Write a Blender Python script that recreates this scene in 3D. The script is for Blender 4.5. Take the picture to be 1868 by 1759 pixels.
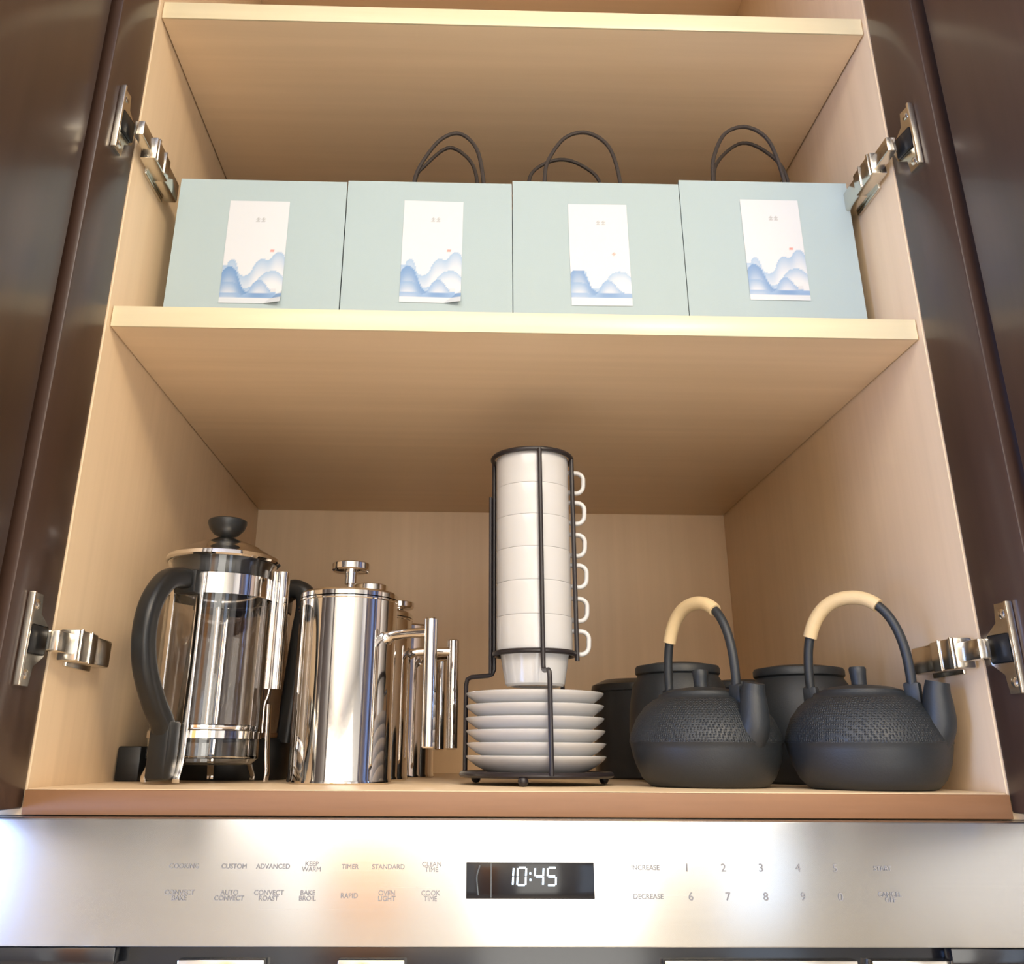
import bpy, bmesh, math, random
from math import sin, cos, pi, radians
from mathutils import Vector, Matrix

random.seed(7)
sc = bpy.context.scene
for o in list(bpy.data.objects):
    bpy.data.objects.remove(o)
COL = sc.collection

# ------------------------------------------------------------------ camera
def make_camera():
    yaw, pitch, roll = 0.0238, 0.3602, 0.0063
    cyw, syw, cp, sp = cos(yaw), sin(yaw), cos(pitch), sin(pitch)
    f = Vector((syw * cp, cyw * cp, sp))
    r = Vector((cyw, -syw, 0))
    u = r.cross(f)
    r2 = cos(roll) * r + sin(roll) * u
    u2 = -sin(roll) * r + cos(roll) * u
    cam = bpy.data.cameras.new('camera')
    ob = bpy.data.objects.new('camera', cam)
    COL.objects.link(ob)
    m = Matrix((r2, u2, -f)).transposed().to_4x4()
    m.translation = Vector((-0.0485, -0.7188, 0.0248))
    ob.matrix_world = m
    cam.sensor_fit = 'HORIZONTAL'
    cam.sensor_width = 36.0
    cam.lens = 1650.3651 / 1868 * 36.0
    cam.shift_x = 53.5762 / 1868
    cam.shift_y = -124.4381 / 1868
    cam.clip_start = 0.01
    sc.camera = ob
make_camera()

# ------------------------------------------------------------------ world, lamps, exposure
sc.view_settings.view_transform = 'Standard'
sc.view_settings.look = 'None'
sc.view_settings.gamma = 1.0
sc.view_settings.use_curve_mapping = False
sc.view_settings.exposure = -0.2

world = bpy.data.worlds.new('world')
sc.world = world
world.use_nodes = True
wbg = world.node_tree.nodes['Background']
wbg.inputs[0].default_value = (0.62, 0.72, 0.9, 1)
wbg.inputs[1].default_value = 0.6

def area(name, loc, target, sx, sy, power, color):
    l = bpy.data.lights.new(name, 'AREA')
    l.shape = 'RECTANGLE'
    l.size, l.size_y = sx, sy
    l.energy = power
    l.color = color
    o = bpy.data.objects.new(name, l)
    COL.objects.link(o)
    o.location = loc
    o.rotation_euler = (Vector(target) - Vector(loc)).to_track_quat('-Z', 'Y').to_euler()
    return o

# kitchen ceiling lamp, daylight by the left window, and two added fill lights
area('ceiling_lamp_light', (0.75, -1.65, 1.17), (-0.1, 0.2, 0.25), 0.28, 0.28, 20, (1.0, 0.78, 0.50))
area('overhead_fill_light', (0.0, -1.9, 1.20), (0.0, -1.9, -1.0), 3.0, 2.0, 95, (1.0, 0.92, 0.80))  # broad fill added to even out the room light, no fixture behind it
area('window_daylight', (-2.50, -1.35, 0.15), (0.3, -0.1, 0.25), 1.3, 1.6, 150, (0.22, 0.42, 1.0))
area('door_fill_light', (-0.72, -2.5, 1.10), (-0.72, -3.26, -0.35), 0.25, 0.25, 30, (1.0, 0.74, 0.45))  # added fill that brightens the orange door for the steel's reflection

# ------------------------------------------------------------------ materials
def new_mat(name):
    m = bpy.data.materials.new(name)
    m.use_nodes = True
    nt = m.node_tree
    return m, nt, nt.nodes['Principled BSDF']

def simple(name, col, rough=0.5, metal=0.0, coat=0.0, spec=0.5, bump=0.0, bscale=300, trans=0.0, ior=1.45):
    m, nt, b = new_mat(name)
    b.inputs['Base Color'].default_value = (*col, 1)
    b.inputs['Roughness'].default_value = rough
    b.inputs['Metallic'].default_value = metal
    b.inputs['Coat Weight'].default_value = coat
    b.inputs['Coat Roughness'].default_value = 0.1
    b.inputs['Specular IOR Level'].default_value = spec
    b.inputs['Transmission Weight'].default_value = trans
    b.inputs['IOR'].default_value = ior
    tc = nt.nodes.new('ShaderNodeTexCoord')
    n = nt.nodes.new('ShaderNodeTexNoise')
    n.inputs['Scale'].default_value = bscale
    n.inputs['Detail'].default_value = 3
    nt.links.new(tc.outputs['Object'], n.inputs['Vector'])
    if bump:
        bp = nt.nodes.new('ShaderNodeBump')
        bp.inputs['Strength'].default_value = bump
        bp.inputs['Distance'].default_value = 0.001
        nt.links.new(n.outputs['Fac'], bp.inputs['Height'])
        nt.links.new(bp.outputs['Normal'], b.inputs['Normal'])
    elif trans == 0:
        mr = nt.nodes.new('ShaderNodeMapRange')
        mr.inputs['To Min'].default_value = max(0, rough - 0.03)
        mr.inputs['To Max'].default_value = min(1, rough + 0.03)
        nt.links.new(n.outputs['Fac'], mr.inputs['Value'])
        nt.links.new(mr.outputs['Result'], b.inputs['Roughness'])
    return m

def wood(name, c1, c2, scale, rough=0.4, coat=0.0, bump=0.02, detail=6, spec=0.5):
    """grain drawn out along the small component of scale"""
    m, nt, b = new_mat(name)
    tc = nt.nodes.new('ShaderNodeTexCoord')
    mp = nt.nodes.new('ShaderNodeMapping')
    mp.inputs['Scale'].default_value = scale
    n = nt.nodes.new('ShaderNodeTexNoise')
    n.inputs['Scale'].default_value = 1.0
    n.inputs['Detail'].default_value = detail
    n.inputs['Roughness'].default_value = 0.6
    r = nt.nodes.new('ShaderNodeValToRGB')
    r.color_ramp.elements[0].position = 0.3
    r.color_ramp.elements[0].color = (*c1, 1)
    r.color_ramp.elements[1].position = 0.7
    r.color_ramp.elements[1].color = (*c2, 1)
    bp = nt.nodes.new('ShaderNodeBump')
    bp.inputs['Strength'].default_value = bump
    bp.inputs['Distance'].default_value = 0.001
    L = nt.links.new
    L(tc.outputs['Object'], mp.inputs['Vector'])
    L(mp.outputs['Vector'], n.inputs['Vector'])
    L(n.outputs['Fac'], r.inputs['Fac'])
    L(r.outputs['Color'], b.inputs['Base Color'])
    L(n.outputs['Fac'], bp.inputs['Height'])
    L(bp.outputs['Normal'], b.inputs['Normal'])
    b.inputs['Roughness'].default_value = rough
    b.inputs['Coat Weight'].default_value = coat
    b.inputs['Coat Roughness'].default_value = 0.16
    b.inputs['Specular IOR Level'].default_value = spec
    return m

MAPLE_H = wood('maple_across', (0.70, 0.525, 0.335), (0.76, 0.575, 0.375), (2, 60, 60), 0.42)
MAPLE_V = wood('maple_upright', (0.70, 0.525, 0.335), (0.76, 0.575, 0.375), (60, 60, 2), 0.42)
MAPLE_EDGE = wood('maple_edge_band', (0.66, 0.57, 0.38), (0.72, 0.63, 0.43), (4, 80, 80), 0.3)
BROWN_RAIL = wood('brown_rail', (0.20, 0.095, 0.042), (0.24, 0.118, 0.055), (6, 90, 90), 0.5)
ESPRESSO = wood('espresso_wood', (0.038, 0.019, 0.013), (0.052, 0.027, 0.018), (50, 50, 3), 0.38, coat=0.35)
CHROME = simple('polished_steel', (0.80, 0.77, 0.74), 0.06, 1.0)
NICKEL = simple('nickel', (0.72, 0.68, 0.60), 0.2, 1.0)
BLACK_PLASTIC = simple('black_plastic', (0.012, 0.013, 0.014), 0.35)
BLACK_WIRE = simple('black_painted_wire', (0.02, 0.016, 0.018), 0.35)
CERAMIC = simple('white_ceramic', (0.58, 0.58, 0.585), 0.16, coat=0.3)
PAPER = simple('pale_blue_paper', (0.360, 0.450, 0.475), 0.75, bump=0.05, bscale=900)
PAPER_IN = simple('pale_paper_inside', (0.6, 0.6, 0.58), 0.8)
CORD = simple('dark_brown_cord', (0.035, 0.026, 0.022), 0.7, bump=0.5, bscale=900)
RATTAN = simple('pale_rattan', (0.66, 0.50, 0.28), 0.6, bump=0.3, bscale=500)
GLASS = simple('clear_glass', (1, 1, 1), 0.0, trans=1.0)
SMOKE = simple('smoky_glass', (0.55, 0.50, 0.46), 0.02, trans=1.0)
DISPLAY = simple('black_display_glass', (0.006, 0.006, 0.008), 0.12)
DISPLAY_MARK = simple('grey_display_mark', (0.09, 0.10, 0.10), 0.3)
OVEN_BLACK = simple('black_oven_glass', (0.006, 0.007, 0.010), 0.15, coat=0.4)
PRINT_GREY = simple('grey_lettering', (0.24, 0.235, 0.23), 0.8, spec=0.1)
WALL_M = simple('cream_wall_paint', (0.80, 0.77, 0.70), 0.8, bump=0.05, bscale=200)
CEIL_M = simple('white_ceiling_paint', (0.80, 0.79, 0.75), 0.8, bump=0.05, bscale=200)
FLOOR_M = wood('oak_floor', (0.58, 0.50, 0.38), (0.66, 0.57, 0.44), (3, 40, 40), 0.4)
ORANGE_WOOD = wood('orange_stained_wood', (0.70, 0.34, 0.12), (0.80, 0.42, 0.17), (30, 30, 2), 0.35)

def iron_mat(name, dotted):
    m, nt, b = new_mat(name)
    b.inputs['Base Color'].default_value = (0.014, 0.018, 0.022, 1)
    b.inputs['Roughness'].default_value = 0.48
    b.inputs['Specular IOR Level'].default_value = 0.55
    tc = nt.nodes.new('ShaderNodeTexCoord')
    n = nt.nodes.new('ShaderNodeTexNoise')
    n.inputs['Scale'].default_value = 700
    bp = nt.nodes.new('ShaderNodeBump')
    bp.inputs['Strength'].default_value = 0.12
    bp.inputs['Distance'].default_value = 0.001
    L = nt.links.new
    L(tc.outputs['Object'], n.inputs['Vector'])
    L(n.outputs['Fac'], bp.inputs['Height'])
    L(bp.outputs['Normal'], b.inputs['Normal'])
    if dotted:      # fine raised nubs cast into the shoulder
        v = nt.nodes.new('ShaderNodeTexVoronoi')
        v.inputs['Scale'].default_value = 520
        v.inputs['Randomness'].default_value = 0.25
        L(tc.outputs['Object'], v.inputs['Vector'])
        mr = nt.nodes.new('ShaderNodeMapRange')
        mr.inputs['From Max'].default_value = 0.5
        mr.inputs['To Min'].default_value = 1
        mr.inputs['To Max'].default_value = 0
        L(v.outputs['Distance'], mr.inputs['Value'])
        b2 = nt.nodes.new('ShaderNodeBump')
        b2.inputs['Strength'].default_value = 0.7
        b2.inputs['Distance'].default_value = 0.0012
        L(mr.outputs['Result'], b2.inputs['Height'])
        L(bp.outputs['Normal'], b2.inputs['Normal'])
        L(b2.outputs['Normal'], b.inputs['Normal'])
    return m
IRON = iron_mat('cast_iron', False)
IRON_DOT = iron_mat('cast_iron_nubs', True)

def brushed(name):
    """steel brushed along x: highlights smear up and down"""
    m, nt, b = new_mat(name)
    b.inputs['Base Color'].default_value = (0.58, 0.58, 0.57, 1)
    b.inputs['Metallic'].default_value = 1
    b.inputs['Roughness'].default_value = 0.38
    b.inputs['Anisotropic'].default_value = 0.94
    b.inputs['Anisotropic Rotation'].default_value = 0.25
    tg = nt.nodes.new('ShaderNodeTangent')
    tg.direction_type = 'UV_MAP'
    tg.uv_map = 'brush'
    nt.links.new(tg.outputs[0], b.inputs['Tangent'])
    tc = nt.nodes.new('ShaderNodeTexCoord')
    mp = nt.nodes.new('ShaderNodeMapping')
    mp.inputs['Scale'].default_value = (4, 1, 1800)
    n = nt.nodes.new('ShaderNodeTexNoise')
    n.inputs['Scale'].default_value = 1.0
    mr = nt.nodes.new('ShaderNodeMapRange')
    mr.inputs['To Min'].default_value = 0.23
    mr.inputs['To Max'].default_value = 0.29
    L = nt.links.new
    L(tc.outputs['Object'], mp.inputs['Vector'])
    L(mp.outputs['Vector'], n.inputs['Vector'])
    L(n.outputs['Fac'], mr.inputs['Value'])
    L(mr.outputs['Result'], b.inputs['Roughness'])
    return m

def brush_uv(o):
    me = o.data
    uv = me.uv_layers.new(name='brush')
    for l in me.loops:
        c = me.vertices[l.vertex_index].co
        uv.data[l.index].uv = (c.x, c.z + 0.3 * c.y)
BRUSHED = brushed('brushed_steel')

def emit(name, col, strength):
    m = bpy.data.materials.new(name)
    m.use_nodes = True
    nt = m.node_tree
    nt.nodes.remove(nt.nodes['Principled BSDF'])
    e = nt.nodes.new('ShaderNodeEmission')
    e.inputs[0].default_value = (*col, 1)
    e.inputs[1].default_value = strength
    nt.links.new(e.outputs[0], nt.nodes['Material Output'].inputs[0])
    return m
LED = emit('lit_clock_digits', (0.72, 0.86, 1.0), 4.0)
SKY = emit('daylight_sky', (0.70, 0.84, 1.0), 2.6)
SKY_WARM = emit('hazy_bright_daylight', (1.0, 0.955, 0.87), 6.2)
SKY_SOFT = emit('shaded_daylight', (1.0, 0.97, 0.92), 2.6)
SKY_COOL = emit('cool_daylight', (0.74, 0.84, 1.0), 3.2)

def print_mat():
    m, nt, b = new_mat('printed_card')
    a = nt.nodes.new('ShaderNodeAttribute')
    a.attribute_name = 'print'
    nt.links.new(a.outputs['Color'], b.inputs['Base Color'])
    b.inputs['Roughness'].default_value = 0.4
    return m
PRINT = print_mat()

# ------------------------------------------------------------------ mesh helpers
def obj(name, bm, mats, parent=None, smooth=True, loc=(0, 0, 0), angle=35):
    me = bpy.data.meshes.new(name)
    bmesh.ops.remove_doubles(bm, verts=bm.verts, dist=1e-6)
    bmesh.ops.recalc_face_normals(bm, faces=bm.faces)
    if smooth:
        for f in bm.faces:
            f.smooth = True
        for e in bm.edges:
            if len(e.link_faces) == 2 and e.calc_face_angle(0) > radians(angle):
                e.smooth = False
    bm.to_mesh(me)
    bm.free()
    for m in (mats if isinstance(mats, (list, tuple)) else [mats]):
        me.materials.append(m)
    o = bpy.data.objects.new(name, me)
    COL.objects.link(o)
    o.location = loc
    if parent:
        o.parent = parent
    return o

def add_box(bm, x0, x1, y0, y1, z0, z1, bev=0.0, mat=0):
    t = bmesh.new()
    bmesh.ops.create_cube(t, size=1)
    for v in t.verts:
        v.co = ((x0 + x1) / 2 + v.co.x * (x1 - x0), (y0 + y1) / 2 + v.co.y * (y1 - y0), (z0 + z1) / 2 + v.co.z * (z1 - z0))
    if bev:
        bmesh.ops.bevel(t, geom=t.edges[:], offset=bev, segments=2, affect='EDGES', profile=0.5)
    for f in t.faces:
        f.material_index = mat
    merge(bm, t)

def merge(bm, t, M=None):
    if M is not None:
        t.transform(M)
    me = bpy.data.meshes.new('tmp')
    t.to_mesh(me)
    t.free()
    bm.from_mesh(me)
    bpy.data.meshes.remove(me)

def box(name, x0, x1, y0, y1, z0, z1, m, parent=None, bev=0.0015):
    bm = bmesh.new()
    add_box(bm, x0, x1, y0, y1, z0, z1, bev)
    return obj(name, bm, m, parent)

def add_lathe(bm, prof, seg=64, cx=0, cy=0, cz=0, mat=None):
    rings = []
    for r, z in prof:
        if r < 1e-6:
            rings.append([bm.verts.new((cx, cy, cz + z))])
        else:
            rings.append([bm.verts.new((cx + r * cos(2 * pi * i / seg), cy + r * sin(2 * pi * i / seg), cz + z)) for i in range(seg)])
    for k in range(len(rings) - 1):
        a, b = rings[k], rings[k + 1]
        for i in range(seg):
            j = (i + 1) % seg
            if len(a) == 1 and len(b) == 1:
                continue
            if len(a) == 1:
                f = bm.faces.new((a[0], b[i], b[j]))
            elif len(b) == 1:
                f = bm.faces.new((a[i], b[0], a[j]))
            else:
                f = bm.faces.new((a[i], b[i], b[j], a[j]))
            if mat:
                f.material_index = mat(k)

def lathe(name, prof, m, parent=None, seg=64, loc=(0, 0, 0), mat=None, angle=35):
    bm = bmesh.new()
    add_lathe(bm, prof, seg, mat=mat)
    return obj(name, bm, m, parent, loc=loc, angle=angle)

def catmull(pts, n=8, closed=False):
    P = [Vector(p) for p in pts]
    out = []
    N = len(P)
    rng = N if closed else N - 1
    for i in range(rng):
        if closed:
            p0, p1, p2, p3 = P[(i - 1) % N], P[i], P[(i + 1) % N], P[(i + 2) % N]
        else:
            p1, p2 = P[i], P[i + 1]
            p0 = P[i - 1] if i > 0 else p1 * 2 - p2
            p3 = P[i + 2] if i + 2 < N else p2 * 2 - p1
        for k in range(n):
            t = k / n
            out.append(0.5 * ((2 * p1) + (p2 - p0) * t + (2 * p0 - 5 * p1 + 4 * p2 - p3) * t * t + (3 * p1 - p0 - 3 * p2 + p3) * t ** 3))
    if not closed:
        out.append(P[-1])
    return out

def add_sweep(bm, pts, section, closed=False, ref=None, scale=None):
    """sweep a 2-D section along pts; ref fixes the section's first axis where given"""
    n = len(pts)
    rings = []
    prev = None
    for i, p in enumerate(pts):
        if closed:
            t = (pts[(i + 1) % n] - pts[i - 1]).normalized()
        else:
            t = (pts[min(i + 1, n - 1)] - pts[max(i - 1, 0)]).normalized()
        if ref is not None:
            a = Vector(ref)
            a = (a - t * a.dot(t)).normalized()
        else:
            if prev is None:
                a = Vector((0, 0, 1)) if abs(t.z) < 0.9 else Vector((1, 0, 0))
            else:
                a = prev
            a = (a - t * a.dot(t)).normalized()
            prev = a
        b = t.cross(a)
        s = scale(i / max(1, n - 1)) if scale else 1.0
        rings.append([bm.verts.new(p + a * (x * s) + b * (y * s)) for x, y in section])
    m = len(section)
    for i in range(n if closed else n - 1):
        A, B = rings[i], rings[(i + 1) % n]
        for k in range(m):
            l = (k + 1) % m
            bm.faces.new((A[k], A[l], B[l], B[k]))
    if not closed:
        bm.faces.new(rings[0])
        bm.faces.new(list(reversed(rings[-1])))

def circ(r, n=10, ry=None):
    ry = ry or r
    return [(r * cos(2 * pi * i / n), ry * sin(2 * pi * i / n)) for i in range(n)]

def rrect(a, b, r=0.25):
    """rounded rectangle, half sizes a, b"""
    c = min(a, b) * r * 2
    out = []
    for sx, sy, st in ((1, 1, 0), (-1, 1, 90), (-1, -1, 180), (1, -1, 270)):
        for k in range(4):
            t = radians(st + k * 30)
            out.append((sx * (a - c) + c * cos(t), sy * (b - c) + c * sin(t)))
    return out

def sweep(name, pts, section, m, parent=None, **kw):
    bm = bmesh.new()
    add_sweep(bm, [Vector(p) for p in pts], section, **kw)
    return obj(name, bm, m, parent)

def thing(name, label, cat, loc=(0, 0, 0), rotz=0.0, group=None):
    o = bpy.data.objects.new(name, None)
    o.empty_display_size = 0.03
    COL.objects.link(o)
    o.location = loc
    o.rotation_euler = (0, 0, rotz)
    o['label'] = label
    o['category'] = cat
    if group:
        o['group'] = group
    return o

def dup(root, loc, rotz, label, group=None):
    r = root.copy()
    COL.objects.link(r)
    r.location = loc
    r.rotation_euler = (0, 0, rotz)
    r['label'] = label
    if group:
        r['group'] = group
    for ch in list(root.children):
        c = ch.copy()
        COL.objects.link(c)
        c.parent = r
        for g in list(ch.children):
            d = g.copy()
            COL.objects.link(d)
            d.parent = c
    return r

def struct(o):
    o['kind'] = 'structure'
    return o

# ------------------------------------------------------------------ the room
ZF, ZC, XL, XR, YB, YF = -1.55, 1.22, -2.6, 2.6, -3.3, 0.70
struct(box('floor', XL, XR, YB, YF, ZF - 0.05, ZF, FLOOR_M))
struct(box('ceiling', XL, XR, YB, YF, ZC, ZC + 0.05, CEIL_M))
struct(box('wall_front', XL, XR, YF, YF + 0.05, ZF, ZC, WALL_M))
struct(box('wall_right', XR, XR + 0.05, YB, YF, ZF, ZC, WALL_M))

def wall_with_hole(name, along, fixed, thick, a0, a1, h):
    bm = bmesh.new()
    u0, u1, z0, z1 = h
    for (p, q, r, s) in ((a0, u0, ZF, ZC), (u1, a1, ZF, ZC), (u0, u1, ZF, z0), (u0, u1, z1, ZC)):
        if along == 'x':
            add_box(bm, p, q, fixed, fixed + thick, r, s)
        else:
            add_box(bm, fixed, fixed + thick, p, q, r, s)
    return struct(obj(name, bm, WALL_M))
wall_with_hole('wall_left', 'y', XL - 0.05, 0.05, YB, YF, (-2.05, -0.65, -0.6, 0.85))
struct(box('wall_back', XL, XR, YB - 0.05, YB, ZF, ZC, WALL_M))

def window(name, along, fixed, u0, u1, z0, z1, mull, sky=None):
    def bx(bm, p, q, r, s, d=0.03):
        if along == 'x':
            add_box(bm, p, q, fixed - d, fixed + d, r, s, 0.003)
        else:
            add_box(bm, fixed - d, fixed + d, p, q, r, s, 0.003)
    bm = bmesh.new()
    w = 0.05
    bx(bm, u0, u0 + w, z0, z1)
    bx(bm, u1 - w, u1, z0, z1)
    bx(bm, u0 + w, u1 - w, z0, z0 + w)
    bx(bm, u0 + w, u1 - w, z1 - w, z1)
    for t in mull:
        bx(bm, t - 0.02, t + 0.02, z0 + w, z1 - w, 0.02)
    fr = struct(obj(name, bm, CEIL_M))
    bm = bmesh.new()
    if along == 'x':
        add_box(bm, u0 + w, u1 - w, fixed - 0.012, fixed - 0.006, z0 + w, z1 - w)
    else:
        add_box(bm, fixed - 0.012, fixed - 0.006, u0 + w, u1 - w, z0 + w, z1 - w)
    obj('window_pane', bm, sky or SKY, fr)
window('window_1', 'y', XL - 0.03, -2.05, -0.65, -0.6, 0.85, (-1.35,))
window('window_2', 'x', YB + 0.035, -0.10, 0.98, -1.45, 0.85, (), SKY_WARM)
window('window_3', 'x', YB + 0.035, -1.33, -0.98, -1.45, 0.75, (), SKY_SOFT)
window('window_4', 'x', YB + 0.035, 1.40, 1.98, -1.45, 0.75, (), SKY_COOL)
d = struct(box('door_1', -0.93, -0.52, YB, YB + 0.04, ZF, 0.55, ORANGE_WOOD))
# the tall dark cabinetry that the open cabinet and the oven are set into
struct(box('trim_1', -1.05, -0.425, 0.0, 0.69, ZF, ZC, ESPRESSO))
struct(box('trim_2', 0.425, 1.05, 0.0, 0.69, ZF, ZC, ESPRESSO))

# ------------------------------------------------------------------ the open cabinet
HW, D = 0.36, 0.6454
Z2, T2, Z3, T3, ZTOP = 0.3751, 0.0198, 0.7217, 0.0203, 1.10
cab = thing('wall_cabinet', 'open maple-lined cabinet with two shelves and dark doors swung wide, above the oven', 'cabinet', (0, 0, 0))
T = 0.018
box('side_panel', -HW - T, -HW, 0, D, -0.018, ZTOP, MAPLE_V, cab, 0.0006)
box('side_panel', HW, HW + T, 0, D, -0.018, ZTOP, MAPLE_V, cab, 0.0006)
box('back_panel', -HW - T, HW + T, D, D + 0.008, -0.018, ZTOP, MAPLE_V, cab, 0.0006)
box('top_panel', -HW, HW, 0, D, ZTOP - T, ZTOP, MAPLE_H, cab, 0.0006)
box('bottom_panel', -HW, HW, 0.0, D, -0.017, 0.0, MAPLE_H, cab, 0.001)
r = box('bottom_rail', -HW, HW, -0.004, 0.0, -0.0175, -0.0008, BROWN_RAIL, cab, 0.0006)
r['label'] = 'brown wooden rail along the front of the cabinet floor'
for z, t in ((Z2, T2), (Z3, T3)):
    s = box('shelf', -HW + 0.0012, HW - 0.0012, 0.0075, D - 0.0005, z, z + t, MAPLE_H, cab, 0.0006)
    e = box('edge_band', -HW + 0.0012, HW - 0.0012, 0.0055, 0.0075, z, z + t, MAPLE_EDGE, s, 0.0004)
    e['label'] = 'pale glossy front edge of the shelf'

def door(s, theta, stile):
    """s -1 left, +1 right; inner face at local y = 0"""
    a = math.atan2(-cos(theta), s * sin(theta))
    def yy(a0, a1):
        return (a0, a1) if s < 0 else (-a1, -a0)
    W, zb, zt = 0.405, -0.0135, ZTOP + 0.015
    y0, y1 = yy(-0.0200, -0.0165)
    dn = box('door', stile - 0.004, W - stile + 0.004, y0, y1, zb + 0.058, zt - 0.058, ESPRESSO, cab, 0.0005)
    dn['label'] = 'dark espresso-stained door leaf, open at the %s' % ('left' if s < 0 else 'right')
    dn.location = (s * 0.3608, -0.0012, 0)
    dn.rotation_euler = (0, 0, a)
    y0, y1 = yy(-0.0165, -0.0050)
    box('door_panel', stile + 0.010, W - stile - 0.010, y0, y1, zb + 0.072, zt - 0.072, ESPRESSO, dn, 0.0012)
    y0, y1 = yy(-0.02, 0.0)
    box('stile', 0.0, stile, y0, y1, zb, zt, ESPRESSO, dn, 0.0016)
    box('stile', W - stile, W, y0, y1, zb, zt, ESPRESSO, dn, 0.0016)
    box('rail', stile, W - stile, y0, y1, zb, zb + 0.062, ESPRESSO, dn, 0.0016)
    box('rail', stile, W - stile, y0, y1, zt - 0.062, zt, ESPRESSO, dn, 0.0016)
    return dn, a
DOORS = {}
for s, th, st in ((-1, radians(6), 0.061), (1, radians(8), 0.064)):
    DOORS[s] = door(s, th, st)

def hinge(s, z):
    dn, a = DOORS[s]
    base = Vector((s * 0.3608, -0.0012, z))
    ud = Vector((cos(a), sin(a), 0))                  # along the door away from the cabinet
    nd = Vector((-sin(a), cos(a), 0)) * (-s)          # out of the inner face
    def M():
        return Matrix((ud, nd, Vector((0, 0, 1)))).transposed().to_4x4()
    def place(bm):
        m = M()
        m.translation = base
        bm.transform(m)
    bm = bmesh.new()
    # wing plate screwed to the door: straight outer edge, waisted towards the cup
    out = [(0.041, 0.033), (0.041, -0.033), (0.026, -0.033), (0.024, -0.019), (0.012, -0.011), (0.008, 0.0),
           (0.012, 0.011), (0.024, 0.019), (0.026, 0.033)]
    lo = [bm.verts.new((u, 0.0002, w)) for u, w in out]
    hi = [bm.verts.new((u, 0.0030, w)) for u, w in out]
    bm.faces.new(lo)
    bm.faces.new(list(reversed(hi)))
    for i in range(len(out)):
        j = (i + 1) % len(out)
        bm.faces.new((lo[i], lo[j], hi[j], hi[i]))
    place(bm)
    h = obj('hinge', bm, NICKEL, cab, smooth=False)
    h['label'] = 'nickel hinge, %s %s' % ('upper' if z > 0.3 else 'lower', 'left' if s < 0 else 'right')
    # outer rolled lip of the plate
    bm = bmesh.new()
    add_box(bm, 0.039, 0.0425, 0.0004, 0.0062, -0.0335, 0.0335, 0.0012)
    place(bm)
    obj('plate_lip', bm, NICKEL, h)
    # black cup in the middle of the plate
    bm = bmesh.new()
    add_box(bm, 0.014, 0.037, 0.0030, 0.0052, -0.0105, 0.0105, 0.0018)
    place(bm)
    c = obj('hinge_cup', bm, BLACK_PLASTIC, h)
    c['label'] = 'black cup in the hinge plate'
    for w in (0.025, -0.025):
        bm = bmesh.new()
        add_lathe(bm, [(0, 0.0047), (0.0022, 0.0045), (0.0036, 0.0036), (0.0038, 0.0028)], 16)
        bm.transform(Matrix.Rotation(-pi / 2, 4, 'X'))
        bm.transform(Matrix.Translation((0.0325, 0.0, w)))
        place(bm)
        obj('screw', bm, NICKEL, h)
    # arm along the cabinet side
    xw = s * HW
    def ax(d):      # distance off the side panel
        return xw - s * d
    bm = bmesh.new()
    def abox(d0, d1, y0, y1, z0, z1, b=0.001):
        a0, a1 = sorted((ax(d0), ax(d1)))
        add_box(bm, a0, a1, y0, y1, z + z0, z + z1, b)
    abox(0.0065, 0.0155, -0.026, 0.006, -0.0075, 0.0075)
    abox(0.0030, 0.0185, 0.003, 0.042, -0.0118, 0.0118, 0.0014)
    abox(0.0030, 0.0165, 0.040, 0.080, -0.0112, 0.0112, 0.0025)
    obj('hinge_arm', bm, NICKEL, h)
    bm = bmesh.new()
    abox(0.0001, 0.0034, 0.024, 0.074, -0.0145, 0.0145, 0.001)
    obj('mounting_plate', bm, NICKEL, h)
    bm = bmesh.new()
    abox(0.0178, 0.0197, 0.006, 0.009, -0.0122, 0.0122, 0.0006)
    abox(0.0178, 0.0197, 0.026, 0.0285, -0.0122, 0.0122, 0.0006)
    obj('arm_ridge', bm, NICKEL, h)
for s in (-1, 1):
    for z in (0.102, 0.562):
        hinge(s, z)

# ------------------------------------------------------------------ the oven below
YP = -0.022
oven = thing('wall_oven', 'stainless steel wall oven whose control panel shows 10:45 on its clock', 'oven', (0, 0, -0.13))
def oz(o):
    o.location.z += 0.13
    return o
cp = oz(box('control_panel', -0.415, 0.415, YP, 0.20, -0.0970, -0.0185, BRUSHED, oven, 0.0012))
brush_uv(cp)
dsp = oz(box('clock_display', -0.0412, 0.0472, YP - 0.0010, YP + 0.003, -0.0676, -0.0452, DISPLAY, oven, 0.0003))
dsp['label'] = 'black clock display reading 10:45 in white digits'

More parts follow.
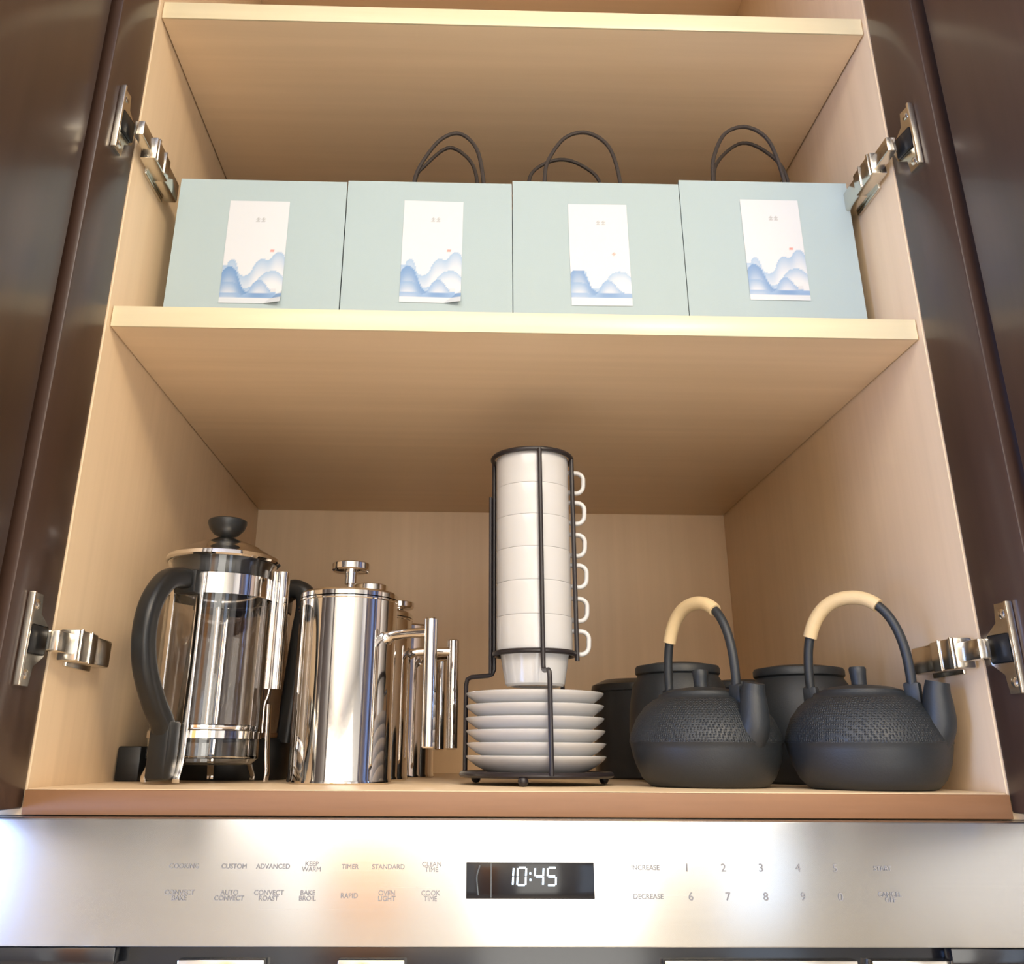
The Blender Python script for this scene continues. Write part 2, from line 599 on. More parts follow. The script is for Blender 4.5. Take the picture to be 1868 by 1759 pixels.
def digit(ch, x0, z0, w, h, parent):
    t = w * 0.20
    on = {'0': 'abcdef', '1': 'bc', '4': 'fgbc', '5': 'afgcd'}[ch]
    bm = bmesh.new()
    y0, y1 = YP - 0.0016, YP - 0.0009
    S = {'a': (0.1, 0.9, 1, 'h'), 'g': (0.1, 0.9, 0.5, 'h'), 'd': (0.1, 0.9, 0, 'h'),
         'f': (0.53, 0.97, 0, 'v'), 'b': (0.53, 0.97, 1, 'v'), 'e': (0.03, 0.47, 0, 'v'), 'c': (0.03, 0.47, 1, 'v')}
    for k in on:
        a, b, c, d = S[k]
        if d == 'h':
            xa, xb, za, zb = x0 + a * w, x0 + b * w, z0 + c * h - t / 2, z0 + c * h + t / 2
        else:
            xa, xb, za, zb = x0 + c * w - t / 2, x0 + c * w + t / 2, z0 + a * h, z0 + b * h
        v = []
        for y in (y0, y1):
            for (x, z) in ((xa, za), (xb, za), (xb, zb), (xa, zb)):
                v.append(bm.verts.new((x + (z - z0) * 0.06, y, z)))
        for q in ((0, 1, 2, 3), (7, 6, 5, 4), (0, 4, 5, 1), (1, 5, 6, 2), (2, 6, 7, 3), (3, 7, 4, 0)):
            bm.faces.new([v[i] for i in q])
    return obj('digit', bm, LED, parent, smooth=False)
DZ, DH = -0.0592, 0.0108
for ch, x in (('1', -0.0150), ('0', -0.0062), ('4', 0.0058), ('5', 0.0146)):
    digit(ch, x, DZ, 0.0058, DH, dsp)
bm = bmesh.new()
for z in (DZ + 0.3 * DH, DZ + 0.68 * DH):
    add_box(bm, 0.0024, 0.0036, YP - 0.0016, YP - 0.0009, z - 0.0006, z + 0.0006)
obj('clock_colon', bm, LED, dsp)
bm = bmesh.new()
add_box(bm, -0.0244, -0.0238, YP - 0.0013, YP - 0.0009, -0.0670, -0.0458)
pp = catmull([(-0.0318, YP - 0.0011, -0.0470), (-0.0338, YP - 0.0011, -0.0535), (-0.0335, YP - 0.0011, -0.0600), (-0.0328, YP - 0.0011, -0.0655)], 6)
add_sweep(bm, pp, circ(0.0005, 6))
obj('display_mark', bm, DISPLAY_MARK, dsp)

def lettering(txt, x, z, size):
    c = bpy.data.curves.new('button_lettering', 'FONT')
    c.body = txt
    c.size = size
    c.align_x = 'CENTER'
    c.align_y = 'CENTER'
    c.extrude = 0.0003
    c.space_line = 0.8
    c.materials.append(PRINT_GREY)
    tmp = bpy.data.objects.new('tmp_text', c)
    me = bpy.data.meshes.new_from_object(tmp)
    me.name = 'button_lettering'
    bpy.data.objects.remove(tmp)
    bpy.data.curves.remove(c)
    o = bpy.data.objects.new('button_lettering', me)
    COL.objects.link(o)
    o['kind'] = 'stuff'
    o.parent = oven
    o.location = (x, YP - 0.0002, z + 0.13)
    o.rotation_euler = (pi / 2, 0, 0)
    # pixel columns of the printed rows, turned into places along the panel
def px(x):
    return -0.3674 + (x / 1868) * (0.3582 + 0.3674)
R1, R2 = -0.0483, -0.0662
for x, t in ((340, 'COOKING'), (428, 'CUSTOM'), (497, 'ADVANCED'), (565, 'KEEP\nWARM'), (633, 'TIMER'), (701, 'STANDARD'), (778, 'CLEAN\nTIME')):
    lettering(t, px(x), R1, 0.0043)
for x, t in ((337, 'CONVECT\nBAKE'), (424, 'AUTO\nCONVECT'), (493, 'CONVECT\nROAST'), (561, 'BAKE\nBROIL'), (634, 'RAPID'), (700, 'OVEN\nLIGHT'), (777, 'COOK\nTIME')):
    lettering(t, px(x), R2, 0.0043)
lettering('INCREASE', px(1160), R1, 0.0045)
lettering('DECREASE', px(1163), R2, 0.0045)
for i, x in enumerate((1235, 1301, 1369, 1436, 1503)):
    lettering('12345'[i], px(x), R1, 0.0072)
    lettering('67890'[i], px(x + 4), R2, 0.0072)
lettering('START', px(1589), R1, 0.0043)
lettering('CANCEL\nOFF', px(1596), R2, 0.0043)
# dark gap, steel vent strips and the top of the glass door
oz(box('vent_recess', -0.41, 0.41, YP + 0.012, 0.20, -0.125, -0.0972, OVEN_BLACK, oven, 0.0004))
oz(box('vent_trim', -0.41, -0.275, YP + 0.001, YP + 0.0125, -0.108, -0.0974, OVEN_BLACK, oven, 0.0006))
oz(box('vent_trim', 0.290, 0.41, YP + 0.001, YP + 0.0125, -0.108, -0.0974, OVEN_BLACK, oven, 0.0006))
for a, b in ((-0.234, -0.176), (-0.127, -0.082), (0.094, 0.226), (0.236, 0.29)):
    g = oz(box('vent_slat', a, b, YP + 0.004, YP + 0.0125, -0.113, -0.1052, NICKEL, oven, 0.0008))
bm = bmesh.new()
add_box(bm, -0.41, 0.41, YP - 0.004, 0.18, -0.60, -0.126, 0.002)
dd = oz(obj('oven_door', bm, OVEN_BLACK, oven))
bm = bmesh.new()
add_sweep(bm, [Vector((-0.36, YP - 0.05, -0.16)), Vector((0.36, YP - 0.05, -0.16))], circ(0.011, 16))
for x in (-0.33, 0.33):
    add_sweep(bm, [Vector((x, YP - 0.004, -0.16)), Vector((x, YP - 0.05, -0.16))], circ(0.009, 12))
obj('door_handle', bm, NICKEL, dd)

# ------------------------------------------------------------------ gift bags on the middle shelf
ZS = Z2 + T2
def label_mesh(variant):
    W, H, nx, nz = 0.0600, 0.116, 46, 88
    bm = bmesh.new()
    g = [[bm.verts.new((-W / 2 + W * i / nx, 0.0, H * k / nz)) for i in range(nx + 1)] for k in range(nz + 1)]
    for k in range(nz):
        for i in range(nx):
            bm.faces.new((g[k][i], g[k][i + 1], g[k + 1][i + 1], g[k + 1][i]))
    if variant == 1 or variant == 0:      # the lower right corner curls up a little
        for k in range(nz + 1):
            for i in range(nx + 1):
                v = g[k][i]
                q = (v.co.x + W / 2) / W - v.co.z / H * 2.2 - 0.72
                if q > 0:
                    v.co.y -= 0.02 * q
    me = bpy.data.meshes.new('bag_label')
    bm.to_mesh(me)
    bm.free()
    at = me.attributes.new('print', 'FLOAT_COLOR', 'POINT')
    def bump(x, c, w, h):
        return h * math.exp(-abs((x - c) / w) ** 2.6)
    def mix(a, b, t):
        return tuple(p + (q - p) * t for p, q in zip(a, b))
    white = (0.56, 0.585, 0.62)
    mist = (0.44, 0.52, 0.60)
    blue = (0.10, 0.22, 0.44)
    pale = (0.26, 0.38, 0.55)
    for idx, v in enumerate(me.vertices):
        x = v.co.x / W + 0.5
        z = v.co.z / H
        sh = 0.0
        zz = z
        if variant == 2:
            zz = z - 0.02
        c = white
        if z < 0.04:
            c = mix(white, mist, 0.35)
        far = 0.36 + bump(x, 0.62, 0.13, 0.07) + bump(x, 0.90, 0.13, 0.14) - bump(x, 0.36, 0.16, 0.10)
        mid = 0.20 + bump(x, 0.82, 0.22, 0.11) - bump(x, 0.40, 0.14, 0.06)
        near = 0.10 + bump(x, 0.62, 0.16, 0.12) - bump(x, 0.40, 0.1, 0.03)
        left = 0.10 + bump(x, 0.15, 0.15, 0.32)
        left2 = 0.10 + bump(x, 0.12, 0.19, 0.25)
        lim = 0.31 if variant == 2 else 9
        if variant == 2:
            far = 0
        def layer(h, a, depth, c):
            if 0.05 < zz < h and zz < lim:
                t = max(0.0, min(1.0, 1 - (h - zz) / depth))
                return mix(c, a, t ** 1.2)
            return c
        c = layer(far, pale, 0.20, c)
        c = layer(left, pale, 0.30, c)
        c = layer(mid, pale, 0.12, c)
        c = layer(left2, blue, 0.30, c)
        c = layer(near, (0.20, 0.32, 0.52), 0.16, c)
        if variant != 2 and (x - 0.78) ** 2 + ((zz - 0.505) * 1.93) ** 2 < 0.0008:
            c = (0.62, 0.24, 0.21)
        if variant == 2 and (x - 0.74) ** 2 + ((z - 0.50) * 1.93) ** 2 < 0.0008:
            c = (0.72, 0.30, 0.26)
        # two small grey characters near the top
        for x0 in (0.46, 0.55):
            a, b = (x - x0) / 0.075, (z - 0.795) / 0.045
            if 0 <= a <= 1 and 0 <= b <= 1 and ((int(b * 5) % 2 == 0) or abs(a - 0.5) < 0.16):
                c = (0.36, 0.37, 0.39)
        if variant != 2 and abs(x - 0.86) < 0.05 and abs(z - 0.125) < 0.012:
            c = (0.50, 0.52, 0.56)
        at.data[idx].color = (*c, 1)
    me.materials.append(PRINT)
    return me
LABELS = [label_mesh(v) for v in (0, 1, 2, 3)]

def gift_bag(x0, x1, h, lx, lz, tilt, var, label, loops):
    w, dp = x1 - x0, 0.078
    root = thing('gift_bag', label, 'gift bag', ((x0 + x1) / 2, 0.07, ZS + 0.0002), 0, 'pale blue gift bags on the middle shelf')
    bm = bmesh.new()
    t = 0.0007
    add_box(bm, -w / 2, w / 2, 0, t, 0, h)                          # front
    add_box(bm, -w / 2, w / 2, dp - t, dp, 0, h)                    # back
    add_box(bm, -w / 2, w / 2, t, dp - t, 0, t)                     # base
    for s in (-1, 1):                                               # folded gussets
        xs = s * w / 2
        pts = [(xs, t), (xs - s * 0.004, dp / 2), (xs, dp - t)]
        for (ax, ay), (bx_, by) in zip(pts, pts[1:]):
            v = [bm.verts.new(p) for p in ((ax, ay, t), (bx_, by, t), (bx_, by, h), (ax, ay, h),
                                            (ax - s * t, ay, t), (bx_ - s * t, by, t), (bx_ - s * t, by, h), (ax - s * t, ay, h))]
            for q in ((0, 1, 2, 3), (7, 6, 5, 4), (0, 4, 5, 1), (2, 6, 7, 3), (1, 5, 6, 2), (3, 7, 4, 0)):
                bm.faces.new([v[i] for i in q])
    # turned-in hem along the top
    add_box(bm, -w / 2 + 0.002, w / 2 - 0.002, t, 2 * t, h - 0.03, h - 0.0003)
    obj('bag_body', bm, PAPER, root, smooth=False)
    lo = bpy.data.objects.new('bag_label', LABELS[var])
    COL.objects.link(lo)
    lo.parent = root
    lo.location = (lx - (x0 + x1) / 2, -0.0006, lz - ZS)
    lo.rotation_euler = (0, tilt, 0)
    lo['label'] = 'white printed card with misty blue mountains'
    for y, pts in loops:
        P = [(x - (x0 + x1) / 2, y - 0.07, z - ZS) for x, z in pts]
        P = [(P[0][0], P[0][1], h - 0.02)] + P + [(P[-1][0], P[-1][1], h - 0.02)]
        sweep('cord_handle', catmull(P, 6), circ(0.0021, 8), CORD, root)
    return root
YA, YB2 = 0.0745, 0.1405
gift_bag(-0.3390, -0.1700, 0.5738 - ZS, -0.2565, 0.4325, 0.0, 0,
         'leftmost pale blue gift bag, with no cord handles standing up', [])
gift_bag(-0.1690, -0.0012, 0.5756 - ZS, -0.0820, 0.4365, 0.012, 1,
         'pale blue gift bag second from the left, cord handles bunched towards its right', [
         (YA, [(-0.1015, 0.582), (-0.093, 0.606), (-0.076, 0.632), (-0.056, 0.6405), (-0.038, 0.622), (-0.0305, 0.584)]),
         (YB2, [(-0.1055, 0.625), (-0.094, 0.648), (-0.070, 0.6715), (-0.050, 0.662), (-0.038, 0.640), (-0.0345, 0.600)])])
gift_bag(-0.0004, 0.1716, 0.5792 - ZS, 0.0868, 0.4365, -0.006, 2,
         'pale blue gift bag second from the right, one cord handle flopped low', [
         (YA, [(0.0335, 0.587), (0.038, 0.610), (0.056, 0.638), (0.080, 0.6450), (0.102, 0.628), (0.1115, 0.590)]),
         (YB2, [(0.0215, 0.620), (0.030, 0.645), (0.058, 0.659), (0.085, 0.650), (0.1035, 0.625)])])
gift_bag(0.1724, 0.3480, 0.5845 - ZS, 0.2640, 0.4460, 0.0, 3,
         'rightmost pale blue gift bag, beside the right cabinet wall', [
         (YA, [(0.2100, 0.592), (0.2135, 0.618), (0.228, 0.648), (0.2520, 0.6570), (0.274, 0.640), (0.2845, 0.594)]),
         (YB2, [(0.2320, 0.630), (0.2400, 0.662), (0.2700, 0.6870), (0.3000, 0.672), (0.3165, 0.640)])])

# ------------------------------------------------------------------ glass coffee press
def glass_press():
    # local +x is the side the black handle points to
    t = thing('coffee_press', 'glass coffee press with curved black handle and black knob, left of the steel presses', 'coffee press',
              (-0.2755, 0.150, 0.0), radians(-107))
    hx = radians(107)                                  # world angle = local angle - 107
    def L(az):                                         # a world azimuth as a local one
        return radians(az) + hx
    # beaker
    R = 0.0485
    lathe('glass_beaker', [(0, 0.0150), (R - 0.006, 0.0150), (R, 0.020), (R, 0.186), (R + 0.0022, 0.1935), (R + 0.0004, 0.1945), (R - 0.0020, 0.187),
                           (R - 0.0022, 0.022), (R - 0.007, 0.0175), (0, 0.0172)], GLASS, t, 72)
    # chrome frame: upper band, base ring, straps running down into feet
    bm = bmesh.new()
    add_lathe(bm, [(0.0490, 0.1590), (0.0503, 0.1590), (0.0503, 0.1775), (0.0490, 0.1775), (0.0490, 0.1590)], 72)
    fr = obj('chrome_frame', bm, CHROME, t)
    bm = bmesh.new()
    add_lathe(bm, [(0.0490, 0.0365), (0.0500, 0.0365), (0.0500, 0.0425), (0.0490, 0.0425), (0.0490, 0.0365)], 72)
    obj('base_band', bm, CHROME, fr)
    def strap(az, pts, w, name='strap', th=0.0008):
        a = L(az)
        P = [Vector((r_ * cos(a), r_ * sin(a), z)) for r_, z in pts]
        sweep(name, catmull(P, 5), rrect(w / 2, th, 0.3), CHROME, fr, ref=(-sin(a), cos(a), 0))
    for az in (-95, -129, 51, 96):
        strap(az, [(0.0508, 0.176), (0.0508, 0.120), (0.0508, 0.045), (0.0512, 0.025), (0.0535, 0.014), (0.0575, 0.0055), (0.0570, 0.0015)], 0.0060)
    # right-hand strap carries a broad half-round cover, then cranks inward under it
    strap(2, [(0.0545, 0.084), (0.0535, 0.074), (0.0512, 0.066), (0.0510, 0.050), (0.0512, 0.042)], 0.0100)
    strap(-4, [(0.0560, 0.0660), (0.0565, 0.050), (0.0575, 0.025), (0.0590, 0.010), (0.0585, 0.0015)], 0.0120)
    a = L(0)
    bm = bmesh.new()
    add_sweep(bm, [Vector((0.0582 * cos(a), 0.0582 * sin(a), z)) for z in (0.0795, 0.1860)], rrect(0.0085, 0.0062, 0.45), ref=(-sin(a), cos(a), 0))
    add_sweep(bm, [Vector((0.0520 * cos(a - 0.12), 0.0520 * sin(a - 0.12), z)) for z in (0.0795, 0.1860)], rrect(0.0018, 0.0018, 0.4), ref=(-sin(a), cos(a), 0))
    cv = obj('strap_cover', bm, CHROME, fr)
    # lid: chrome dome over a dark collar
    lathe('lid', [(0, 0.2205), (0.004, 0.2203), (0.010, 0.2185), (0.022, 0.2140), (0.034, 0.2090), (0.0365, 0.2068), (0.046, 0.2020), (0.0525, 0.1985), (0.0536, 0.1950), (0.0520, 0.1935),
                  (0.047, 0.1935), (0.0455, 0.1945), (0, 0.1945)], CHROME, t, 72)
    c = lathe('lid_collar', [(0.0452, 0.1938), (0.0460, 0.1925), (0.0460, 0.1790), (0.0435, 0.1780), (0.0435, 0.1938)], BLACK_PLASTIC, t, 64)
    c['label'] = 'dark collar of the lid inside the glass'
    # knob: black half ball, flat on top
    k = lathe('knob', [(0, 0.2372), (0.0165, 0.2372), (0.0184, 0.2360), (0.0184, 0.2330), (0.0165, 0.2280), (0.0115, 0.2225), (0.0055, 0.2198), (0.0040, 0.2190), (0, 0.2190)],
              BLACK_PLASTIC, t, 40)
    bm = bmesh.new()
    add_lathe(bm, [(0, 0.0480), (0.0022, 0.0480), (0.0022, 0.1945), (0, 0.1945)], 12)
    add_lathe(bm, [(0, 0.0430), (0.0455, 0.0430), (0.0462, 0.0440), (0.0462, 0.0470), (0.045, 0.0480), (0, 0.0482)], 48)
    pl = obj('plunger', bm, CHROME, t)
    # handle
    pts = [(0.0490, 0.1665), (0.0640, 0.1695), (0.0860, 0.1640), (0.1030, 0.1440), (0.1080, 0.1180), (0.1010, 0.0900), (0.0830, 0.0640), (0.0690, 0.0500), (0.0620, 0.0400)]
    P = catmull([(x, 0, z) for x, z in pts], 7)
    bm = bmesh.new()
    add_sweep(bm, P, rrect(0.0085, 0.0085, 0.3), ref=(0, 1, 0))
    add_box(bm, 0.0525, 0.0710, -0.0095, 0.0095, 0.0035, 0.0500, 0.003)
    add_box(bm, 0.0495, 0.0600, -0.0110, 0.0110, 0.1570, 0.1780, 0.002)
    obj('handle', bm, BLACK_PLASTIC, t)
    return t
glass_press()

# ------------------------------------------------------------------ glass kettle behind it
def kettle():
    t = thing('glass_kettle', 'dark glass kettle with black lid and handle, half hidden behind the glass coffee press', 'kettle', (-0.2830, 0.275, 0), 0)
    lathe('kettle_base', [(0, 0), (0.060, 0), (0.062, 0.003), (0.062, 0.036), (0.060, 0.039), (0, 0.039)], BLACK_PLASTIC, t, 56)
    lathe('glass_body', [(0, 0.0392), (0.0580, 0.0392), (0.0585, 0.042), (0.0520, 0.150), (0.0505, 0.172), (0.0485, 0.172), (0.0500, 0.150), (0.0560, 0.044), (0, 0.0425)], SMOKE, t, 56)
    lathe('lid', [(0.0525, 0.1660), (0.0530, 0.1790), (0.0500, 0.1850), (0.030, 0.1900), (0, 0.1910), (0, 0.1730), (0.0500, 0.1730), (0.0510, 0.1660), (0.0525, 0.1660)], BLACK_PLASTIC, t, 48)
    P = catmull([(0.0450, -0.012, 0.1830), (0.0570, -0.016, 0.1890), (0.0690, -0.02, 0.1840), (0.0725, -0.02, 0.1700), (0.0690, -0.018, 0.1400), (0.0650, -0.016, 0.0900), (0.0600, -0.014, 0.0350)], 6)
    bm = bmesh.new()
    add_sweep(bm, P, rrect(0.0105, 0.0100, 0.35), ref=(0.26, 0.96, 0))
    obj('handle', bm, BLACK_PLASTIC, t)
kettle()
o = box('black_box', -0.3585, -0.3370, 0.170, 0.245, 0.0002, 0.0300, BLACK_PLASTIC, None, 0.002)
o['label'] = 'small black box on the cabinet floor against the left wall, behind the handle'
o['category'] = 'box'

# ------------------------------------------------------------------ polished steel coffee presses
def steel_press(loc, az, label):
    t = thing('steel_coffee_press', label, 'coffee press', loc, radians(az), 'polished steel coffee presses in a row')
    R = 0.0455
    lathe('body', [(0, 0), (R - 0.001, 0), (R + 0.0006, 0.0012), (R + 0.0006, 0.0032), (R, 0.0045), (R, 0.1570), (R + 0.0008, 0.1578), (R + 0.0008, 0.1592),
                   (R - 0.0010, 0.1596), (R - 0.003, 0.1560), (0, 0.1560)], CHROME, t, 96)
    # lid with a low step
    lid = lathe('lid', [(R - 0.0025, 0.1600), (R + 0.0006, 0.1602), (R + 0.0006, 0.1640), (R - 0.0012, 0.1660), (R - 0.006, 0.1668), (0, 0.1675), (0, 0.1600), (R - 0.0025, 0.1600)], CHROME, t, 96)
    lathe('knob', [(0, 0.1960), (0.0165, 0.1960), (0.0180, 0.1950), (0.0180, 0.1895), (0.0165, 0.1880), (0.0062, 0.1872), (0.0056, 0.1850), (0.0056, 0.1762),
                   (0.0030, 0.1755), (0.0030, 0.1672), (0, 0.1672)], CHROME, t, 40)
    # handle: straight bar on a bracket that flares out of the body
    bm = bmesh.new()
    P = catmull([(0.0420, 0, 0.1235), (0.0480, 0, 0.1250), (0.0540, 0, 0.1262), (0.0700, 0, 0.1268), (0.0870, 0, 0.1268)], 5)
    add_sweep(bm, P, rrect(0.0050, 0.0042, 0.45), ref=(0, 1, 0), scale=lambda q: 1.0 + 0.9 * max(0, 1 - q / 0.35) ** 2)
    arm = obj('handle_arm', bm, CHROME, t)
    bm = bmesh.new()
    add_lathe(bm, [(0, 0.0296), (0.0048, 0.0296), (0.0060, 0.0308), (0.0060, 0.1380), (0.0048, 0.1392), (0, 0.1392)], 24, cx=0.0905)
    obj('handle_bar', bm, CHROME, t)
    # beak-shaped spout on the far side
    bm = bmesh.new()
    rows = [(-R + 0.003, 0.0100, 0.1585, 0.1370), (-R - 0.005, 0.0075, 0.1588, 0.1440), (-R - 0.0125, 0.0030, 0.1575, 0.1510)]
    rings = []
    for x, hw, zt, zb in rows:
        rings.append([bm.verts.new(p) for p in ((x, -hw, zt), (x, -hw * 0.8, (zt + zb) / 2), (x, 0, zb), (x, hw * 0.8, (zt + zb) / 2), (x, hw, zt))])
    for A, B in zip(rings, rings[1:]):
        for k in range(5):
            l = (k + 1) % 5
            bm.faces.new((A[k], A[l], B[l], B[k]))
    bm.faces.new(rings[0])
    bm.faces.new(list(reversed(rings[-1])))
    obj('spout', bm, CHROME, t, angle=60)
    return t
sp1 = steel_press((-0.1530, 0.150, 0), -29, 'nearest polished steel coffee press, mirror bright, left of the cup rack')
dup(sp1, (-0.1450, 0.270, 0), radians(0), 'second polished steel coffee press, directly behind the nearest one')
dup(sp1, (-0.1215, 0.385, 0), radians(-43), 'third polished steel coffee press in the row, only its knob and right edge showing')
dup(sp1, (-0.1330, 0.495, 0), radians(-46), 'rearmost polished steel coffee press, by the back wall')

# ------------------------------------------------------------------ cup and saucer rack
RX, RY = 0.0222, 0.150
def rack():
    t = thing('cup_rack', 'black wire rack holding stacked white cups above saucers', 'rack', (RX, RY, 0), 0)
    def ring(name, R, r, z):
        P = [Vector((R * cos(2 * pi * i / 64), R * sin(2 * pi * i / 64), z)) for i in range(64)]
        sweep(name, P, circ(r, 10), BLACK_WIRE, t, closed=True)
    ring('top_ring', 0.0392, 0.0024, 0.3025)
    ring('middle_ring', 0.0376, 0.0024, 0.1125)
    RS = 0.0685
    ring('base_ring', RS - 0.002, 0.0026, 0.0085)
    lathe('base_plate', [(0, 0.0060), (0.0660, 0.0060), (0.0660, 0.0098), (0, 0.0098)], BLACK_WIRE, t, 48)
    for az in (-84, 158, 62):
        a = radians(az)
        pr = [(0.0404, 0.3025), (0.0404, 0.2), (0.0404, 0.106), (0.0404, 0.0995), (0.0425, 0.0955), (0.0460, 0.0945), (0.0630, 0.0935), (0.0672, 0.0915), (RS, 0.0860), (RS, 0.05), (RS, 0.0085)]
        P = [Vector((r_ * cos(a), r_ * sin(a), z)) for r_, z in pr]
        sweep('upright_wire', P, circ(0.0022, 10), BLACK_WIRE, t)
    for az in (-14,):
        a = radians(az)
        P = [Vector((0.0398 * cos(a), 0.0398 * sin(a), z)) for z in (0.3025, 0.2, 0.106)]
        sweep('upright_wire', P, circ(0.0022, 10), BLACK_WIRE, t)
    # flat stay behind the left upright
    a = radians(163)
    P = [Vector((0.0425 * cos(a), 0.0425 * sin(a), z)) for z in (0.096, 0.2665)]
    sweep('stay', P, rrect(0.0014, 0.0030, 0.3), BLACK_WIRE, t, ref=(cos(a), sin(a), 0))
    for az in (-104, 19, 142):
        a = radians(az)
        lathe('ball_foot', [(0, 0), (0.0028, 0.0006), (0.0042, 0.0026), (0.0044, 0.0045), (0.0036, 0.0066), (0, 0.0080)], BLACK_WIRE, t, 16,
              loc=((RS - 0.001) * cos(a), (RS - 0.001) * sin(a), 0))
rack()

def saucer(label, loc):
    t = thing('saucer', label, 'saucer', loc, 0, 'stacked white saucers in the rack')
    lathe('plate', [(0, 0), (0.0440, 0), (0.0462, 0.0010), (0.0545, 0.0052), (0.0608, 0.0098), (0.0628, 0.0122), (0.0631, 0.0131), (0.0622, 0.0136), (0.0600, 0.0124),
                    (0.0540, 0.0106), (0.0470, 0.0104), (0, 0.0104)], CERAMIC, t, 80)
    return t
places = ['topmost white saucer in the rack, just under the cups', 'white saucer second from the top of the saucer stack', 'white saucer third from the top of the saucer stack',
          'white saucer fourth from the top of the saucer stack', 'white saucer fifth from the top, one above the bottom saucer', 'bottom white saucer, standing on the black rack base']
s0 = None
for k in range(6):
    z = 0.0104 + k * 0.01072
    lab = places[5 - k]
    loc = (RX + random.uniform(-0.0006, 0.0006), RY + random.uniform(-0.0006, 0.0006), z)
    if s0 is None:
        s0 = saucer(lab, loc)
    else:
        dup(s0, loc, random.uniform(0, 6), lab)

def cup(label, loc, rz):
    t = thing('espresso_cup', label, 'cup', loc, rz, 'stacked white cups in the rack')
    lathe('bowl', [(0, 0.0012), (0.0215, 0.0012), (0.0225, 0.0), (0.0255, 0.0), (0.0275, 0.0020), (0.0318, 0.0270), (0.0325, 0.0303), (0.0352, 0.0312), (0.0356, 0.0330),
                   (0.0360, 0.0600), (0.0358, 0.0618), (0.0348, 0.0622), (0.0338, 0.0612), (0.0334, 0.0350), (0.0300, 0.0300), (0.0250, 0.0045), (0, 0.0040)], CERAMIC, t, 80)
    P = catmull([(0.0340, 0, 0.0502), (0.0400, 0, 0.0502), (0.0466, 0, 0.0494), (0.0505, 0, 0.0455), (0.0508, 0, 0.0395), (0.0500, 0, 0.0335), (0.0462, 0, 0.0296), (0.0400, 0, 0.0291), (0.0335, 0, 0.0305)], 5)
    sweep('cup_handle', P, rrect(0.0032, 0.0021, 0.45), CERAMIC, t, ref=(0, 1, 0))
    return t
cl = ['topmost white cup in the wire rack', 'white cup second from the top of the stack', 'white cup third from the top of the stack', 'white cup fourth from the top of the stack',
      'white cup fifth from the top of the stack', 'lowest white cup, its tapered base showing below the wire ring']
c0 = None
for k in range(6):
    loc = (RX, RY, 0.0835 + k * 0.0312)
    rz = radians((-4, 2, -3, 3, -2, 0)[k])
    if c0 is None:
        c0 = cup(cl[5 - k], loc, rz)
    else:
        dup(c0, loc, rz, cl[5 - k])

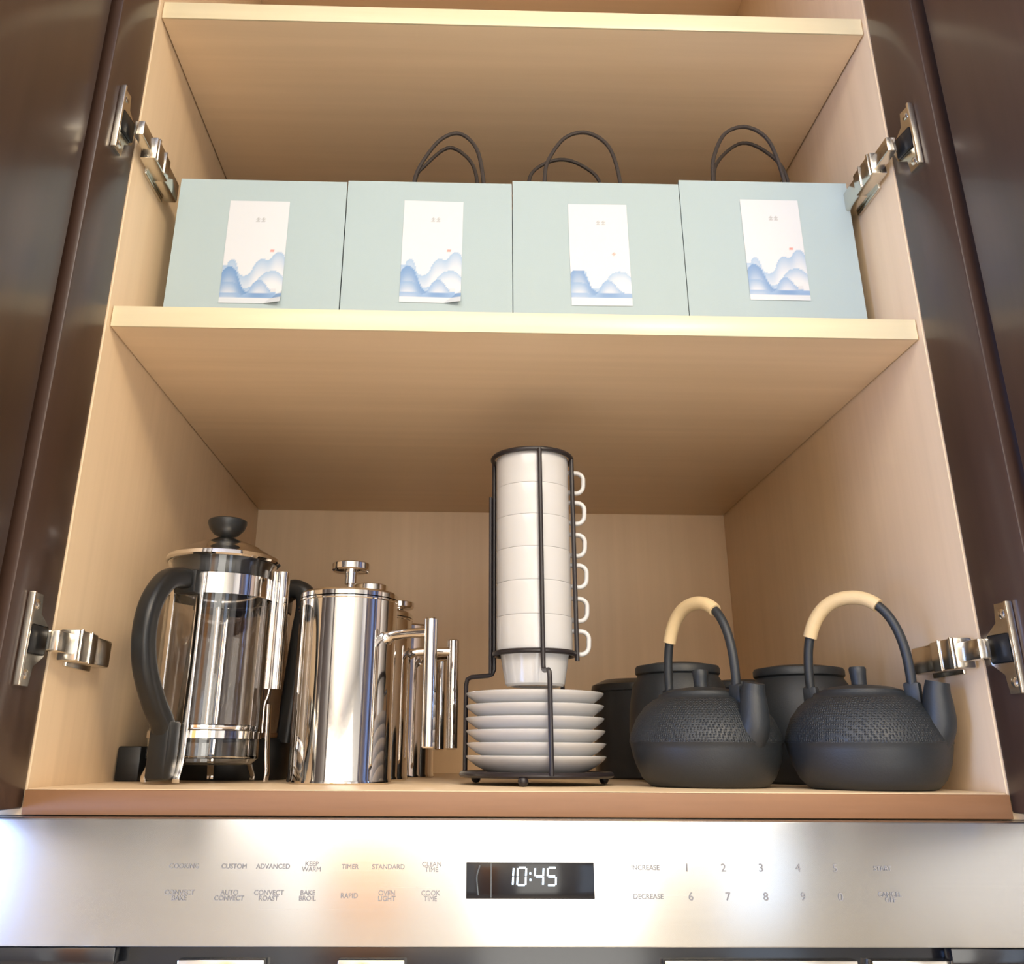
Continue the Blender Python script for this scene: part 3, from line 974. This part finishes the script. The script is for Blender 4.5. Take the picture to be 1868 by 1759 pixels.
# ------------------------------------------------------------------ cast-iron teapots
def teapot(loc, az, label):
    t = thing('iron_teapot', label, 'teapot', loc, radians(az), 'cast iron teapots with wrapped handles')
    prof = [(0, 0.0), (0.046, 0.0), (0.0500, 0.0015), (0.0560, 0.0080), (0.0610, 0.0190), (0.0638, 0.0300), (0.0645, 0.0345), (0.0652, 0.0352), (0.0650, 0.0375),
            (0.0630, 0.0450), (0.0585, 0.0550), (0.0510, 0.0645), (0.0430, 0.0705), (0.0385, 0.0722), (0.0375, 0.0750), (0.0350, 0.0752), (0.0340, 0.0730), (0, 0.0730)]
    b = lathe('body', prof, [IRON, IRON_DOT], t, 72, mat=lambda k: 1 if 7 <= k <= 11 else 0, angle=50)
    lathe('lid', [(0, 0.0738), (0.0335, 0.0738), (0.0342, 0.0752), (0.0335, 0.0768), (0.0250, 0.0795), (0.0120, 0.0812), (0, 0.0815)], IRON, t, 56)
    lathe('lid_knob', [(0, 0.0810), (0.0064, 0.0810), (0.0062, 0.0840), (0.0066, 0.0900), (0.0071, 0.0945), (0.0062, 0.0964), (0, 0.0968)], IRON, t, 24)
    # spout along local +x
    P = catmull([(0.0470, 0, 0.0330), (0.0580, 0, 0.0480), (0.0605, 0, 0.0620), (0.0612, 0, 0.0725), (0.0630, 0, 0.0815)], 6)
    bm = bmesh.new()
    add_sweep(bm, P, circ(0.0098, 20), ref=(0, 1, 0), scale=lambda q: 1.62 - 0.72 * q ** 0.75)
    sp = obj('spout', bm, IRON, t, angle=50)
    # ears
    for s in (-1, 1):
        bm = bmesh.new()
        add_box(bm, -0.0065, 0.0065, -0.0040, 0.0040, 0.0640, 0.0820, 0.0022)
        bm.transform(Matrix.Translation((s * 0.0430, 0, 0)))
        obj('handle_ear', bm, IRON, t)
    # arched handle
    hp = []
    for i in range(41):
        a = pi * i / 40
        x = -cos(a)
        z = sin(a)
        hp.append(Vector((0.0430 * (abs(x) ** 0.9) * (1 if x > 0 else -1) * (1 + 0.05 * sin(a)), 0, 0.0790 + 0.0760 * z ** 0.82)))
    sweep('handle', hp, circ(0.0040, 12), IRON, t, ref=(0, 1, 0))
    bm = bmesh.new()
    add_sweep(bm, hp[7:28], circ(0.0060, 14), ref=(0, 1, 0))
    g = obj('handle_wrap', bm, RATTAN, t)
    g['label'] = 'pale woven wrap around the handle'
    return t
t1 = teapot((0.1662, 0.110, 0), -62, 'black cast iron teapot with its spout facing front, right of the cup rack')
dup(t1, (0.2905, 0.070, 0), radians(-45), 'black cast iron teapot nearest the right cabinet wall, spout towards the right')

def iron_pot(loc, R, h, rim, label):
    t = thing('iron_pot', label, 'pot', loc, 0, 'black lidded pots behind the teapots')
    lathe('body', [(0, 0), (R * 0.72, 0), (R * 0.80, 0.004), (R * 0.96, h * 0.22), (R, h * 0.42), (R * 0.97, h * 0.62), (rim * 1.08, h * 0.80), (rim * 0.97, h * 0.87), (rim * 0.95, h * 0.885), (0, h * 0.885)],
          IRON, t, 64, angle=50)
    lathe('lid', [(0, h * 0.886), (rim * 0.96, h * 0.886), (rim * 1.0, h * 0.90), (rim * 1.0, h * 0.945), (rim * 0.97, h * 0.965), (rim * 0.6, h * 0.99), (0, h)], IRON, t, 64)
    return t
iron_pot((0.1785, 0.250, 0), 0.052, 0.1155, 0.0432, 'black lidded iron pot behind the teapot with the front-facing spout')
iron_pot((0.2925, 0.215, 0), 0.054, 0.1105, 0.0440, 'black lidded iron pot behind the teapot by the right wall')
iron_pot((0.2900, 0.410, 0), 0.050, 0.1110, 0.0420, 'black lidded iron pot deep in the cabinet, glimpsed between the two teapots')
def canister(loc):
    t = thing('black_canister', 'tall black canister in the shadow behind the saucers, left of the iron pots', 'canister', loc)
    lathe('body', [(0, 0), (0.056, 0), (0.058, 0.002), (0.058, 0.094), (0, 0.094)], BLACK_PLASTIC, t, 56)
    lathe('lid', [(0, 0.0942), (0.0595, 0.0942), (0.0600, 0.0960), (0.0585, 0.1020), (0.045, 0.1080), (0, 0.1110)], BLACK_PLASTIC, t, 56)
canister((0.1690, 0.395, 0))
